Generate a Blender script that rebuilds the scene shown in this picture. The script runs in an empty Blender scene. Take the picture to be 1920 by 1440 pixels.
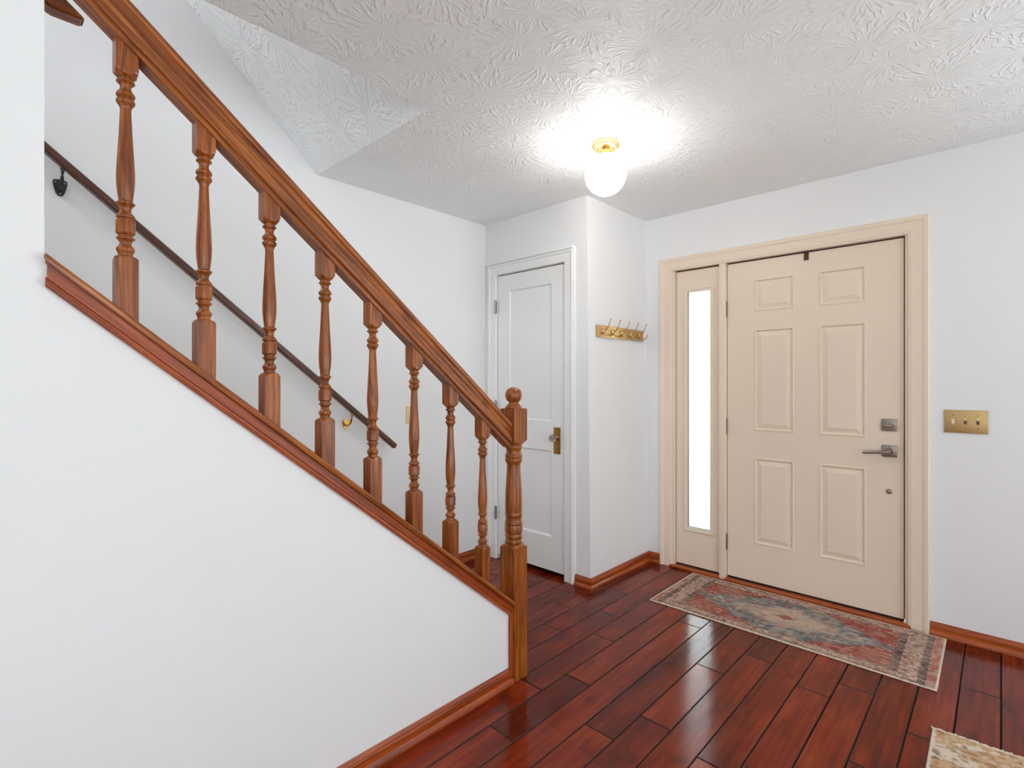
import bpy, bmesh, math, random
import numpy as np
from mathutils import Vector, Matrix

# ------------------------------------------------------------------ camera, world, light, exposure
S = bpy.context.scene
COL = S.collection
F_PX, YAW, CAM_H, CY = 969.0, math.radians(43.45), 1.28, 716.0
cam_d = bpy.data.cameras.new('camera')
cam_d.sensor_fit = 'HORIZONTAL'; cam_d.sensor_width = 36.0
cam_d.lens = F_PX / 1920 * 36.0
cam_d.shift_y = (CY - 720.0) / 1920.0
cam_d.clip_start = 0.02
cam = bpy.data.objects.new('camera', cam_d); COL.objects.link(cam)
cam.location = (0, 0, CAM_H); cam.rotation_euler = (math.pi / 2, 0, YAW)
S.camera = cam

W = bpy.data.worlds.new('daylight'); S.world = W; W.use_nodes = True
bg = W.node_tree.nodes['Background']
bg.inputs['Color'].default_value = (0.86, 0.95, 1.0, 1); bg.inputs['Strength'].default_value = 0.6

def area(name, loc, rot, sx, sy, power, col):
    d = bpy.data.lights.new(name, 'AREA'); d.shape = 'RECTANGLE'; d.size = sx; d.size_y = sy
    d.energy = power; d.color = col
    o = bpy.data.objects.new(name, d); COL.objects.link(o); o.location = loc; o.rotation_euler = rot
    return o
# added fill lights at invented windows, tilted up to brighten ceiling and walls
FILL = (0.868, 0.965, 1.0)
area('fill_light_back', (0.9, -3.5, 1.05), (math.radians(140), 0, 0), 3.4, 2.0, 25, FILL)
area('fill_light_side', (4.5, -1.1, 1.05), (math.radians(140), 0, math.radians(90)), 3.4, 2.0, 136, FILL)
area('fill_light_front', (2.4, 3.9, 0.75), (math.radians(-165), 0, 0), 2.6, 1.4, 135, FILL)  # added fill from an invented front window, aimed steeply upward to lift the ceiling
area('fill_light_landing', (-2.22, -2.15, 4.1), (math.radians(80), 0, 0), 0.85, 1.0, 33, (0.96, 0.985, 1.0))  # added fill at an invented landing window, brightens the stairwell
# added panel light outside, brightens the frosted sidelight and its floor reflection
area('fill_light_porch', (-1.9, 6.4, 1.6), (math.radians(-90), 0, 0), 5.0, 3.6, 420, (0.88, 0.97, 1.0))

vs = S.view_settings
vs.view_transform = 'Standard'; vs.look = 'None'; vs.gamma = 1.0; vs.use_curve_mapping = False
vs.exposure = 0.13
try:
    S.cycles.max_bounces = 6; S.cycles.diffuse_bounces = 5; S.cycles.glossy_bounces = 2; S.cycles.transmission_bounces = 6
    S.cycles.use_adaptive_sampling = True; S.cycles.adaptive_threshold = 0.07; S.cycles.adaptive_min_samples = 16
    S.cycles.sample_clamp_indirect = 6.0; S.cycles.use_denoising = True
    S.cycles.caustics_reflective = False; S.cycles.caustics_refractive = False
except Exception:
    pass
random.seed(7); RNG = np.random.default_rng(11)

# ------------------------------------------------------------------ constants of the place (metres)
CEIL = 2.44            # ceiling height
DOOR_Y = 3.375         # inner face of the front wall
CLOS_Y = 2.652         # face of the closet wall
HOOK_X = -1.842        # face of the short wall with the coat hooks
STAIR_X = -2.785       # far wall of the staircase
LEFT_X = -1.52         # face of the knee wall / left wall
WALL_END = 0.117       # where the full-height left wall ends
NEWEL_Y = 1.6
TAN = 0.818; PHI = math.atan(TAN); CP, SP = math.cos(PHI), math.sin(PHI)

# ------------------------------------------------------------------ node helpers
def srgb(r, g, b):
    f = lambda c: c / 12.92 if c <= 0.04045 else ((c + 0.055) / 1.055) ** 2.4
    return (f(r / 255), f(g / 255), f(b / 255), 1)

class NT:
    def __init__(s, name):
        s.m = bpy.data.materials.new(name); s.m.use_nodes = True
        s.t = s.m.node_tree; s.b = s.t.nodes['Principled BSDF']; s.out = s.t.nodes['Material Output']
    def n(s, typ, **kw):
        nd = s.t.nodes.new(typ)
        ins = kw.pop('ins', {})
        for k, v in kw.items(): setattr(nd, k, v)
        for k, v in ins.items(): s.put(nd.inputs[k], v)
        return nd
    def put(s, sock, v):
        if isinstance(v, bpy.types.NodeSocket): s.t.links.new(v, sock)
        else: sock.default_value = v
    def set(s, **kw):
        for k, v in kw.items(): s.put(s.b.inputs[k.replace('_', ' ')], v)
        return s
    def math(s, op, a, b=None, c=None, clamp=False):
        nd = s.n('ShaderNodeMath', operation=op, use_clamp=clamp); s.put(nd.inputs[0], a)
        if b is not None: s.put(nd.inputs[1], b)
        if c is not None: s.put(nd.inputs[2], c)
        return nd.outputs[0]
    def vmath(s, op, a, b=None, out=0):
        nd = s.n('ShaderNodeVectorMath', operation=op); s.put(nd.inputs[0], a)
        if b is not None:
            s.put(nd.inputs['Scale' if op == 'SCALE' else 1], b)
        return nd.outputs[out]
    def noise(s, vec, scale=1.0, detail=2.0, rough=0.5, dist=0.0, out='Fac'):
        nd = s.n('ShaderNodeTexNoise', ins={'Vector': vec, 'Scale': scale, 'Detail': detail, 'Roughness': rough, 'Distortion': dist})
        return nd.outputs[out]
    def ramp(s, fac, stops, interp='LINEAR'):
        nd = s.n('ShaderNodeValToRGB'); cr = nd.color_ramp; cr.interpolation = interp
        while len(cr.elements) < len(stops): cr.elements.new(0.5)
        for e, (p, c) in zip(cr.elements, stops): e.position = p; e.color = c
        s.put(nd.inputs[0], fac); return nd.outputs[0]
    def mix(s, fac, a, b, typ='MIX'):
        nd = s.n('ShaderNodeMix', data_type='RGBA', blend_type=typ)
        s.put(nd.inputs[0], fac); s.put(nd.inputs[6], a); s.put(nd.inputs[7], b); return nd.outputs[2]
    def sstep(s, v, lo, hi):
        nd = s.n('ShaderNodeMapRange', interpolation_type='SMOOTHSTEP'); s.put(nd.inputs[0], v)
        nd.inputs[1].default_value = lo; nd.inputs[2].default_value = hi; return nd.outputs[0]
    def obj(s): return s.n('ShaderNodeTexCoord').outputs['Object']
    def rnd(s): return s.n('ShaderNodeObjectInfo').outputs['Random']
    def scalev(s, v, xyz):
        return s.vmath('MULTIPLY', v, xyz)
    def offs(s, v):
        r = s.rnd(); cx = s.n('ShaderNodeCombineXYZ', ins={0: s.math('MULTIPLY', r, 37.0), 1: s.math('MULTIPLY', r, 91.0), 2: s.math('MULTIPLY', r, 53.0)})
        return s.vmath('ADD', v, cx.outputs[0])
    def bump(s, h, strength, dist):
        nd = s.n('ShaderNodeBump', ins={'Height': h, 'Strength': strength, 'Distance': dist}); s.put(s.b.inputs['Normal'], nd.outputs[0]); return nd

def m_paint(name, col, rough=0.5, bump=0.15):
    t = NT(name); p = t.obj()
    n = t.noise(p, 2.2, 2); c = t.mix(t.sstep(n, 0.3, 0.7), col, tuple(x * 0.985 for x in col[:3]) + (1,))
    t.set(Base_Color=c, Roughness=rough); t.b.inputs['Specular IOR Level'].default_value = 0.3
    t.bump(t.noise(p, 160, 3), bump, 0.0006)
    return t.m

def m_plain(name, col, rough=0.5, metal=0.0, spec=0.5):
    t = NT(name); n = t.noise(t.obj(), 60, 2)
    c = t.mix(n, tuple(x * 0.94 for x in col[:3]) + (1,), tuple(min(1, x * 1.05) for x in col[:3]) + (1,))
    t.set(Base_Color=c, Roughness=rough, Metallic=metal); t.b.inputs['Specular IOR Level'].default_value = spec
    return t.m

def m_metal(name, col, rough=0.3, brush=0.0):
    t = NT(name); p = t.obj(); n = t.noise(t.scalev(p, (1, 1, 8)), 90, 3)
    c = t.mix(n, tuple(x * 0.82 for x in col[:3]) + (1,), col)
    t.set(Base_Color=c, Metallic=1.0, Roughness=t.math('MULTIPLY_ADD', n, 0.12, rough - 0.06))
    if brush: t.bump(t.noise(t.scalev(p, (12, 12, 240)), 6, 2), brush, 0.0004)
    return t.m

def m_oak(name, axis, dark, mid, light, rough=0.33, dk=1.0):
    t = NT(name); p = t.offs(t.obj())
    ax3 = lambda l, a_: {'X': (l, a_, a_), 'Y': (a_, l, a_), 'Z': (a_, a_, l)}[axis]
    big = t.noise(t.scalev(p, ax3(0.9, 11)), 1.0, 2, 0.5)
    rings = t.math('FRACT', t.math('MULTIPLY', big, 11.0))
    cath = t.sstep(t.math('ABSOLUTE', t.math('SUBTRACT', rings, 0.5)), 0.22, 0.5)
    g = t.noise(t.scalev(p, ax3(3.0, 95)), 1.0, 4, 0.65)
    f = t.noise(t.scalev(p, ax3(10, 380)), 1.0, 3, 0.65)
    pores = t.sstep(f, 0.50, 0.66)
    base = t.ramp(t.math('ADD', t.math('MULTIPLY', g, 0.75), t.math('MULTIPLY', big, 0.25)), [(0.34, dark), (0.5, mid), (0.66, light)])
    c = t.mix(t.math('MULTIPLY', cath, 0.62 * dk), base, dark)
    c = t.mix(t.math('MULTIPLY', pores, 0.55 * dk), c, tuple(x * 0.55 for x in dark[:3]) + (1,))
    t.set(Base_Color=c, Roughness=t.math('MULTIPLY_ADD', pores, 0.2, rough))
    t.b.inputs['Coat Weight'].default_value = 0.15; t.b.inputs['Coat Roughness'].default_value = 0.18
    t.bump(t.math('SUBTRACT', 1.0, pores), 0.25, 0.0005)
    return t.m

OD, OM, OL = srgb(98, 43, 8), srgb(160, 84, 23), srgb(192, 114, 44)
RD, RM, RL = srgb(106, 38, 9), srgb(164, 72, 22), srgb(190, 96, 36)
M = {}
M['wall'] = m_paint('wall_paint', srgb(241, 241, 242), 0.55)
M['trimwhite'] = m_paint('white_trim_paint', srgb(242, 242, 242), 0.35, 0.05)
M['beige'] = m_paint('beige_door_paint', srgb(240, 222, 202), 0.4, 0.04)
for ax in 'XYZ':
    M['oak' + ax] = m_oak('oak_' + ax.lower(), ax, OD, OM, OL)
    M['red' + ax] = m_oak('red_oak_' + ax.lower(), ax, RD, RM, RL, 0.28, 0.5)
M['darkrail'] = m_oak('walnut_rail', 'Y', srgb(52, 24, 14), srgb(92, 50, 32), srgb(118, 66, 42), 0.35)
M['brass'] = m_metal('brushed_brass', srgb(212, 178, 124), 0.40, 0.1)
M['oldbrass'] = m_metal('aged_brass', srgb(176, 128, 62), 0.36)
M['goldbrass'] = m_metal('polished_brass', srgb(206, 160, 84), 0.2)
M['canopy'] = m_metal('satin_brass', srgb(240, 196, 132), 0.3)
M['nickel'] = m_metal('satin_nickel', srgb(172, 158, 148), 0.32, 0.1)
M['steel'] = m_metal('steel', srgb(178, 176, 172), 0.3)
M['iron'] = m_plain('black_iron', srgb(40, 37, 36), 0.45)
M['bronze'] = m_plain('bronze_knob', srgb(78, 52, 44), 0.35)
M['black'] = m_plain('black_rubber', srgb(20, 17, 16), 0.7)
M['brownrub'] = m_plain('brown_rubber', srgb(66, 44, 38), 0.6)
M['cream'] = m_plain('cream_plastic', srgb(226, 203, 164), 0.4)
M['ivory'] = m_plain('ivory_plastic', srgb(226, 214, 190), 0.35)
M['subfloor'] = m_plain('dark_subfloor', srgb(26, 15, 12), 0.8)
M['bevel'] = m_plain('dark_stained_bevel', srgb(44, 20, 14), 0.5)
M['bounce_stair'] = m_plain('pale_bounce_stair', srgb(214, 206, 196), 0.95)  # unseen stairs made pale to bounce light onto the stair wall
M['concrete'] = m_plain('porch_concrete', srgb(190, 196, 200), 0.9)

# glass
t = NT('frosted_glass'); t.set(Base_Color=(0.95, 1.0, 0.985, 1), Roughness=0.55, IOR=1.45); t.b.inputs['Transmission Weight'].default_value = 1.0
t.bump(t.noise(t.obj(), 300, 2), 0.1, 0.0005); M['frosted'] = t.m
t = NT('crystal_glass'); t.set(Base_Color=(1, 1, 1, 1), Roughness=0.0, IOR=1.5); t.b.inputs['Transmission Weight'].default_value = 1.0
t.bump(t.noise(t.obj(), 80, 1), 0.02, 0.0005); M['crystal'] = t.m
# lit opal globe
t = NT('opal_globe_lit'); t.set(Base_Color=(1, 0.98, 0.94, 1), Roughness=0.2); t.b.inputs['Emission Color'].default_value = (1.0, 0.93, 0.80, 1)
t.b.inputs['Emission Strength'].default_value = 22.0
t.put(t.b.inputs['Emission Color'], t.mix(t.noise(t.obj(), 8, 1), (1.0, 0.96, 0.90, 1), (1.0, 0.965, 0.915, 1))); M['globe'] = t.m

# stomped plaster ceiling: stars of radial ridges
def m_ceiling():
    t = NT('stomped_plaster'); p0 = t.obj()
    xy = t.scalev(p0, (1, 1, 0))
    w = t.n('ShaderNodeTexNoise', noise_dimensions='2D', ins={'Vector': xy, 'Scale': 13.0, 'Detail': 2.0}).outputs['Color']
    xy = t.vmath('ADD', xy, t.vmath('SCALE', t.vmath('SUBTRACT', w, (0.5, 0.5, 0.5)), 0.02))
    v = t.n('ShaderNodeTexVoronoi', voronoi_dimensions='2D', feature='F1', ins={'Vector': xy, 'Scale': 4.4, 'Randomness': 0.85})
    d = t.scalev(t.vmath('SUBTRACT', xy, v.outputs['Position']), (1, 1, 0))
    r = t.vmath('LENGTH', d, out=1)
    k = t.vmath('ADD', t.vmath('SCALE', t.vmath('NORMALIZE', d), 3.6), t.vmath('SCALE', v.outputs['Position'], 17.0))
    cz = t.n('ShaderNodeCombineXYZ', ins={2: t.math('MULTIPLY', r, 11.0)})
    n = t.noise(t.vmath('ADD', k, cz.outputs[0]), 2.2, 1.5, 0.5)
    ridge = t.sstep(n, 0.47, 0.66)
    h = t.math('MULTIPLY', ridge, t.sstep(r, 0.010, 0.045))
    h = t.math('MULTIPLY', h, t.sstep(v.outputs['Distance'], 0.02, 0.10))
    t.set(Base_Color=srgb(243, 246, 248), Roughness=0.5); t.b.inputs['Specular IOR Level'].default_value = 0.35
    t.bump(h, 0.52, 0.005)
    return t.m
M['ceiling'] = m_ceiling()

def m_floor():
    t = NT('red_maple_plank'); loc = t.obj(); p = t.offs(loc); r = t.rnd()
    big = t.noise(t.scalev(p, (6, 1.6, 5)), 1.0, 3, 0.55, 0.0)
    grain = t.noise(t.scalev(p, (60, 3.2, 40)), 1.0, 4, 0.6, 0.0)
    fine = t.noise(t.scalev(p, (260, 9, 200)), 1.0, 3, 0.6)
    knot = t.sstep(t.noise(t.scalev(p, (8, 5, 9)), 1.0, 3, 0.55, 0.0), 0.58, 0.80)
    f = t.math('ADD', t.math('MULTIPLY', big, 0.6), t.math('MULTIPLY', grain, 0.4))
    f = t.math('ADD', f, t.math('MULTIPLY', t.math('SUBTRACT', r, 0.5), 0.14))
    c = t.ramp(f, [(0.26, srgb(56, 17, 8)), (0.44, srgb(97, 30, 13)), (0.56, srgb(127, 41, 17)), (0.72, srgb(154, 60, 25))])
    c = t.mix(t.math('MULTIPLY', knot, 0.65), c, srgb(46, 15, 10))
    c = t.mix(t.math('MULTIPLY', t.sstep(fine, 0.5, 0.75), 0.22), c, srgb(60, 19, 10))
    t.set(Base_Color=c, Roughness=t.math('MULTIPLY_ADD', fine, 0.10, 0.10))
    t.b.inputs['Specular IOR Level'].default_value = 0.24
    h = t.math('ADD', t.noise(t.scalev(p, (22, 3.0, 10)), 1.0, 1), t.math('MULTIPLY', t.noise(t.scalev(p, (60, 8, 10)), 1.0, 2), 0.3))
    t.bump(h, 0.10, 0.003)
    return t.m
M['floor'] = m_floor()

# ------------------------------------------------------------------ mesh helpers
def tag(o, label=None, cat=None, group=None, kind=None):
    if label: o['label'] = label
    if cat: o['category'] = cat
    if group: o['group'] = group
    if kind: o['kind'] = kind
    return o

def link(name, me, parent=None, loc=(0, 0, 0), rot=(0, 0, 0)):
    o = bpy.data.objects.new(name, me); COL.objects.link(o)
    o.location = loc; o.rotation_euler = rot
    if parent: o.parent = parent
    return o

def empty(name, loc=(0, 0, 0), rot=(0, 0, 0)):
    o = link(name, None, None, loc, rot); o.empty_display_size = 0.1; return o

def mesh_from(name, bm, mats, smooth=None):
    me = bpy.data.meshes.new(name)
    bmesh.ops.recalc_face_normals(bm, faces=bm.faces)
    bm.to_mesh(me); bm.free()
    for m in (mats if isinstance(mats, (list, tuple)) else [mats]): me.materials.append(m)
    if smooth is not None:
        me.polygons.foreach_set('use_smooth', [True] * len(me.polygons))
        me.set_sharp_from_angle(angle=math.radians(smooth))
    return me

def add_box(bm, a, b, bev=0.0, mi=0):
    a, b = Vector(a), Vector(b)
    lo = Vector(map(min, a, b)); hi = Vector(map(max, a, b)); c = (lo + hi) / 2; d = hi - lo
    r = bmesh.ops.create_cube(bm, size=1.0, matrix=Matrix.Translation(c) @ Matrix.Diagonal((d.x, d.y, d.z, 1)))
    vs_ = r['verts']; fs = list({f for v in vs_ for f in v.link_faces})
    for f in fs: f.material_index = mi
    if bev > 0:
        es = list({e for v in vs_ for e in v.link_edges})
        bmesh.ops.bevel(bm, geom=es, offset=min(bev, min(d) * 0.45), segments=2, profile=0.6, affect='EDGES')
    return vs_

def add_prism(bm, poly, axis, a, b):
    """polygon in the plane perpendicular to axis ('X': (y,z), 'Y': (x,z), 'Z': (x,y)) extruded from a to b"""
    def P(p, s):
        return {'X': (s, p[0], p[1]), 'Y': (p[0], s, p[1]), 'Z': (p[0], p[1], s)}[axis]
    va = [bm.verts.new(P(p, a)) for p in poly]; vb = [bm.verts.new(P(p, b)) for p in poly]
    n = len(poly)
    fs = [bm.faces.new(va), bm.faces.new(vb[::-1])]
    for i in range(n): fs.append(bm.faces.new((va[i], vb[i], vb[(i + 1) % n], va[(i + 1) % n])))
    bm.normal_update(); bmesh.ops.triangulate(bm, faces=fs[:2])

def add_sweep(bm, prof, org, wd, td, ld, L0, L1, m0=0.0, m1=0.0):
    """profile (w,t) extruded along ld; ends mitred by m per unit of w"""
    org, wd, td, ld = Vector(org), Vector(wd), Vector(td), Vector(ld)
    va = [bm.verts.new(org + wd * w + td * q + ld * (L0 + m0 * w)) for w, q in prof]
    vb = [bm.verts.new(org + wd * w + td * q + ld * (L1 + m1 * w)) for w, q in prof]
    n = len(prof); caps = [bm.faces.new(va), bm.faces.new(vb[::-1])]
    for i in range(n): bm.faces.new((va[i], vb[i], vb[(i + 1) % n], va[(i + 1) % n]))
    bm.normal_update(); bmesh.ops.triangulate(bm, faces=caps)

def add_lathe(bm, prof, seg=24, mat=None, sq=None, cap=True):
    """revolve (r,z); with sq the result is cut by a square prism of that half width"""
    mat = mat or Matrix.Identity(4); rings = []
    for r, z in prof:
        ring = []
        for i in range(seg):
            a = 2 * math.pi * i / seg
            rr = r if sq is None else min(r, sq / max(abs(math.cos(a)), abs(math.sin(a))))
            ring.append(bm.verts.new(mat @ Vector((rr * math.cos(a), rr * math.sin(a), z))))
        rings.append(ring)
    for A, B in zip(rings, rings[1:]):
        for i in range(seg): bm.faces.new((A[i], A[(i + 1) % seg], B[(i + 1) % seg], B[i]))
    if cap:
        bm.faces.new(rings[0][::-1]); bm.faces.new(rings[-1])

def add_tube(bm, pts, rad, seg=12, cap=True):
    pts = [Vector(p) for p in pts]; rad = rad if isinstance(rad, (list, tuple)) else [rad] * len(pts)
    rings = []; up = Vector((0.13, 0.31, 0.94)).normalized()
    for i, p in enumerate(pts):
        t_ = (pts[min(i + 1, len(pts) - 1)] - pts[max(i - 1, 0)]).normalized()
        if abs(t_.dot(up)) > 0.95: up = Vector((0.9, 0.3, 0.1)).normalized()
        a = t_.cross(up).normalized(); b = t_.cross(a).normalized()
        rings.append([bm.verts.new(p + (a * math.cos(2 * math.pi * k / seg) + b * math.sin(2 * math.pi * k / seg)) * rad[i]) for k in range(seg)])
    for A, B in zip(rings, rings[1:]):
        for i in range(seg): bm.faces.new((A[i], A[(i + 1) % seg], B[(i + 1) % seg], B[i]))
    if cap: bm.faces.new(rings[0][::-1]); bm.faces.new(rings[-1])

def add_ball(bm, c, r, sz=1.0, seg=16):
    bmesh.ops.create_uvsphere(bm, u_segments=seg, v_segments=seg // 2 + 2, radius=r, matrix=Matrix.Translation(c) @ Matrix.Diagonal((1, 1, sz, 1)))

def bez(p0, p1, p2, p3, n=10):
    p0, p1, p2, p3 = map(Vector, (p0, p1, p2, p3)); o = []
    for i in range(n + 1):
        s = i / n; o.append(p0 * (1 - s) ** 3 + p1 * 3 * s * (1 - s) ** 2 + p2 * 3 * s * s * (1 - s) + p3 * s ** 3)
    return o

def boxobj(name, a, b, mat, parent=None, bev=0.0, org=None):
    bm = bmesh.new(); o = Vector(org or (0, 0, 0))
    add_box(bm, Vector(a) - o, Vector(b) - o, bev)
    return link(name, mesh_from(name, bm, mat, 35 if bev else None), parent, o if org else (0, 0, 0))

def dens(prof, n=3):
    """smooth a lathe profile with Catmull-Rom between its points"""
    out = []
    P = [prof[0]] + list(prof) + [prof[-1]]
    for i in range(1, len(P) - 2):
        for k in range(n):
            s = k / n; r = []
            for d in (0, 1):
                a, b, c, e = P[i - 1][d], P[i][d], P[i + 1][d], P[i + 2][d]
                r.append(0.5 * (2 * b + (c - a) * s + (2 * a - 5 * b + 4 * c - e) * s * s + (3 * b - a - 3 * c + e) * s ** 3))
            out.append(tuple(r))
    out.append(prof[-1]); return out

# ------------------------------------------------------------------ the shell
def struct(o, label, cat=None): return tag(o, label, cat, None, 'structure')

# floor: dark subfloor with every plank a part of its own
fl = boxobj('floor', (STAIR_X - 0.1, -3.3, -0.06), (4.0, DOOR_Y + 0.04, -0.016), M['subfloor'])
struct(fl, 'reddish brown hand-scraped wooden plank floor', 'floor')
PW = 0.1257
JOINTS = {0: [2.876], 1: [2.365], 2: [2.733, 2.05], 3: [2.55, 3.02], 4: [2.405, 2.93], 5: [1.714, 3.1], 6: [2.52, 1.05], 7: [2.281, 1.778, 2.98],
          8: [1.592, 2.93], 9: [2.622], 10: [1.806, 1.341, 3.05], 11: [2.194, 1.643], 12: [2.441, 1.30], 13: [2.744, 2.10], 14: [2.348]}
def plank(x0, x1, y0, y1, k):
    g = 0.0009; bw = 0.0026
    w, l = (x1 - x0) / 2 - g, (y1 - y0) / 2 - g
    tx, ty = random.uniform(-1, 1) * 0.0005, random.uniform(-1, 1) * 0.0005
    bm = bmesh.new()
    top = [bm.verts.new((sx * (w - bw), sy * (l - bw), sx * tx + sy * ty)) for sx, sy in ((-1, -1), (1, -1), (1, 1), (-1, 1))]
    mid = [bm.verts.new((sx * w, sy * l, -0.0028)) for sx, sy in ((-1, -1), (1, -1), (1, 1), (-1, 1))]
    bot = [bm.verts.new((sx * w, sy * l, -0.0159)) for sx, sy in ((-1, -1), (1, -1), (1, 1), (-1, 1))]
    bm.faces.new(top)
    for i in range(4):
        j = (i + 1) % 4
        f = bm.faces.new((top[i], mid[i], mid[j], top[j])); f.material_index = 1
        f = bm.faces.new((mid[i], bot[i], bot[j], mid[j])); f.material_index = 1
    bm.faces.new(bot[::-1])
    link('plank', mesh_from('plank', bm, [M['floor'], M['bevel']]), fl, ((x0 + x1) / 2, (y0 + y1) / 2, 0))
for k in range(-32, 23):
    xr = -0.0015 - PW * k; xl = max(xr - PW, STAIR_X + 0.004)
    if xr < STAIR_X + 0.02: continue
    lo_y = -3.0 if k < 12 else (1.50 if k > 12 else 1.50)
    js = sorted(JOINTS.get(k, []))
    if not js: js = [random.uniform(1.6, 2.6)] if k > 14 else [random.uniform(1.2, 2.9)]
    y = js[0]
    while y > lo_y:
        y -= random.uniform(0.55, 1.15)
        if k >= 0 and k <= 11:                     # keep extra joints out of the part of the floor the photograph shows
            vis = (1.713 + 0.688 * (xl)) / 0.726
            if y > vis: y = vis - random.uniform(0.05, 0.3)
        if y > lo_y + 0.15: js.append(y)
    js = sorted(set([lo_y, DOOR_Y + 0.03] + js))
    for a, b in zip(js, js[1:]):
        plank(xl, xr, a, b, k)

# walls
def wall(name, label, build):
    bm = bmesh.new(); build(bm); return struct(link(name, mesh_from(name, bm, M['wall'])), label, 'wall')

knee_top = lambda y: 0.952 - TAN * (y - 0.862) - 0.012
wall('wall_left', 'white left wall with the sloping knee wall under the stair railing',
     lambda bm: add_prism(bm, [(-3.1, 0), (NEWEL_Y, 0), (NEWEL_Y, knee_top(NEWEL_Y)), (WALL_END, knee_top(WALL_END)), (WALL_END, CEIL), (-3.1, CEIL)], 'X', LEFT_X - 0.12, LEFT_X))
wall('wall_stair', 'white far wall of the staircase behind the balusters',
     lambda bm: add_prism(bm, [(-2.0, 0), (2.9, 0), (2.9, CEIL), (1.4, CEIL + 0.02), (1.4, 4.9), (-2.0, 4.9)], 'X', STAIR_X - 0.1, STAIR_X))
def closet(bm):
    # closet block: opening for the door left free; hook wall leans back a touch, as the photograph shows
    dx0, dx1, dz = -2.70, -2.045, 2.06
    add_box(bm, (STAIR_X - 0.05, CLOS_Y, dz), (dx1, CLOS_Y + 0.11, CEIL))
    add_box(bm, (STAIR_X - 0.05, CLOS_Y, 0), (dx0, CLOS_Y + 0.11, dz))
    lean = 0.03
    v = [bm.verts.new(p) for p in ((dx1, CLOS_Y, 0), (HOOK_X, CLOS_Y, 0), (HOOK_X, DOOR_Y + 0.05, 0), (dx1, DOOR_Y + 0.05, 0),
                                   (dx1, CLOS_Y, CEIL), (HOOK_X - lean, CLOS_Y, CEIL), (HOOK_X - lean, DOOR_Y + 0.05, CEIL), (dx1, DOOR_Y + 0.05, CEIL))]
    for f in ((0, 1, 2, 3), (7, 6, 5, 4), (0, 4, 5, 1), (1, 5, 6, 2), (2, 6, 7, 3), (3, 7, 4, 0)): bm.faces.new([v[i] for i in f])
wall('wall_closet', 'white closet walls around the narrow door and behind the coat hooks', closet)
def front(bm):
    x0, x1, z1 = -1.70, -0.315, 2.085
    add_box(bm, (-2.9, DOOR_Y, 0), (x0, DOOR_Y + 0.14, CEIL)); add_box(bm, (x1, DOOR_Y, 0), (1.2, DOOR_Y + 0.14, CEIL)); add_box(bm, (3.6, DOOR_Y, 0), (4.1, DOOR_Y + 0.14, CEIL))
    add_box(bm, (1.2, DOOR_Y, 0), (3.6, DOOR_Y + 0.14, 0.4)); add_box(bm, (1.2, DOOR_Y, 2.3), (3.6, DOOR_Y + 0.14, CEIL))
    add_box(bm, (x0, DOOR_Y, z1), (x1, DOOR_Y + 0.14, CEIL))
wall('wall_front', 'white front wall around the entrance door', front)
def back(bm):
    x0, x1, z0, z1 = -0.7, 2.5, 0.5, 2.3
    add_box(bm, (-1.64, -3.1, 0), (x0, -3.0, CEIL)); add_box(bm, (x1, -3.1, 0), (4.1, -3.0, CEIL))
    add_box(bm, (x0, -3.1, 0), (x1, -3.0, z0)); add_box(bm, (x0, -3.1, z1), (x1, -3.0, CEIL))
wall('wall_back', 'white wall behind the photographer', back)
def side(bm):
    y0, y1, z0, z1 = -2.7, 0.5, 0.5, 2.3
    add_box(bm, (4.0, -3.1, 0), (4.1, y0, CEIL)); add_box(bm, (4.0, y1, 0), (4.1, DOOR_Y + 0.1, CEIL))
    add_box(bm, (4.0, y0, 0), (4.1, y1, z0)); add_box(bm, (4.0, y0, z1), (4.1, y1, CEIL))
wall('wall_right', 'white wall to the right of the photographer', side)
CE_X, CE_Y = -1.762, 1.352      # inner corner of the stairwell opening in the ceiling
def upper(bm):
    add_box(bm, (CE_X, -2.0, CEIL + 0.13), (CE_X + 0.1, 1.40, 4.9))
wall('wall_upper', 'white upstairs wall above the stairwell', upper)
def landing(bm):
    x0, x1, z0, z1 = -2.65, -1.80, 3.6, 4.6
    add_box(bm, (STAIR_X, -2.1, 2.3), (x0, -2.0, 4.9)); add_box(bm, (x1, -2.1, 2.3), (CE_X + 0.1, -2.0, 4.9))
    add_box(bm, (x0, -2.1, 2.3), (x1, -2.0, z0)); add_box(bm, (x0, -2.1, z1), (x1, -2.0, 4.9))
wall('wall_landing', 'white end wall of the upstairs landing', landing)

bm = bmesh.new()
add_prism(bm, [(CE_X, -3.1), (4.1, -3.1), (4.1, DOOR_Y + 0.1), (STAIR_X - 0.1, DOOR_Y + 0.1), (STAIR_X - 0.1, CE_Y), (CE_X, CE_Y)], 'Z', CEIL, CEIL + 0.13)
ce = struct(link('ceiling', mesh_from('ceiling', bm, M['ceiling'])), 'white ceiling with stomped star plaster texture', 'ceiling')
bm = bmesh.new()
k = 1.0
add_prism(bm, [(CE_Y, CEIL + 0.001), (-1.1, CEIL + 0.001 + k * (CE_Y + 1.1)), (-2.0, CEIL + k * (CE_Y + 1.1)), (-2.0, 5.0), (CE_Y + 0.02, 5.0)], 'X', STAIR_X, CE_X)
struct(link('ceiling_slope', mesh_from('ceiling_slope', bm, M['ceiling'])), 'sloping white plaster ceiling panel above the stairs', 'ceiling')

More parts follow.
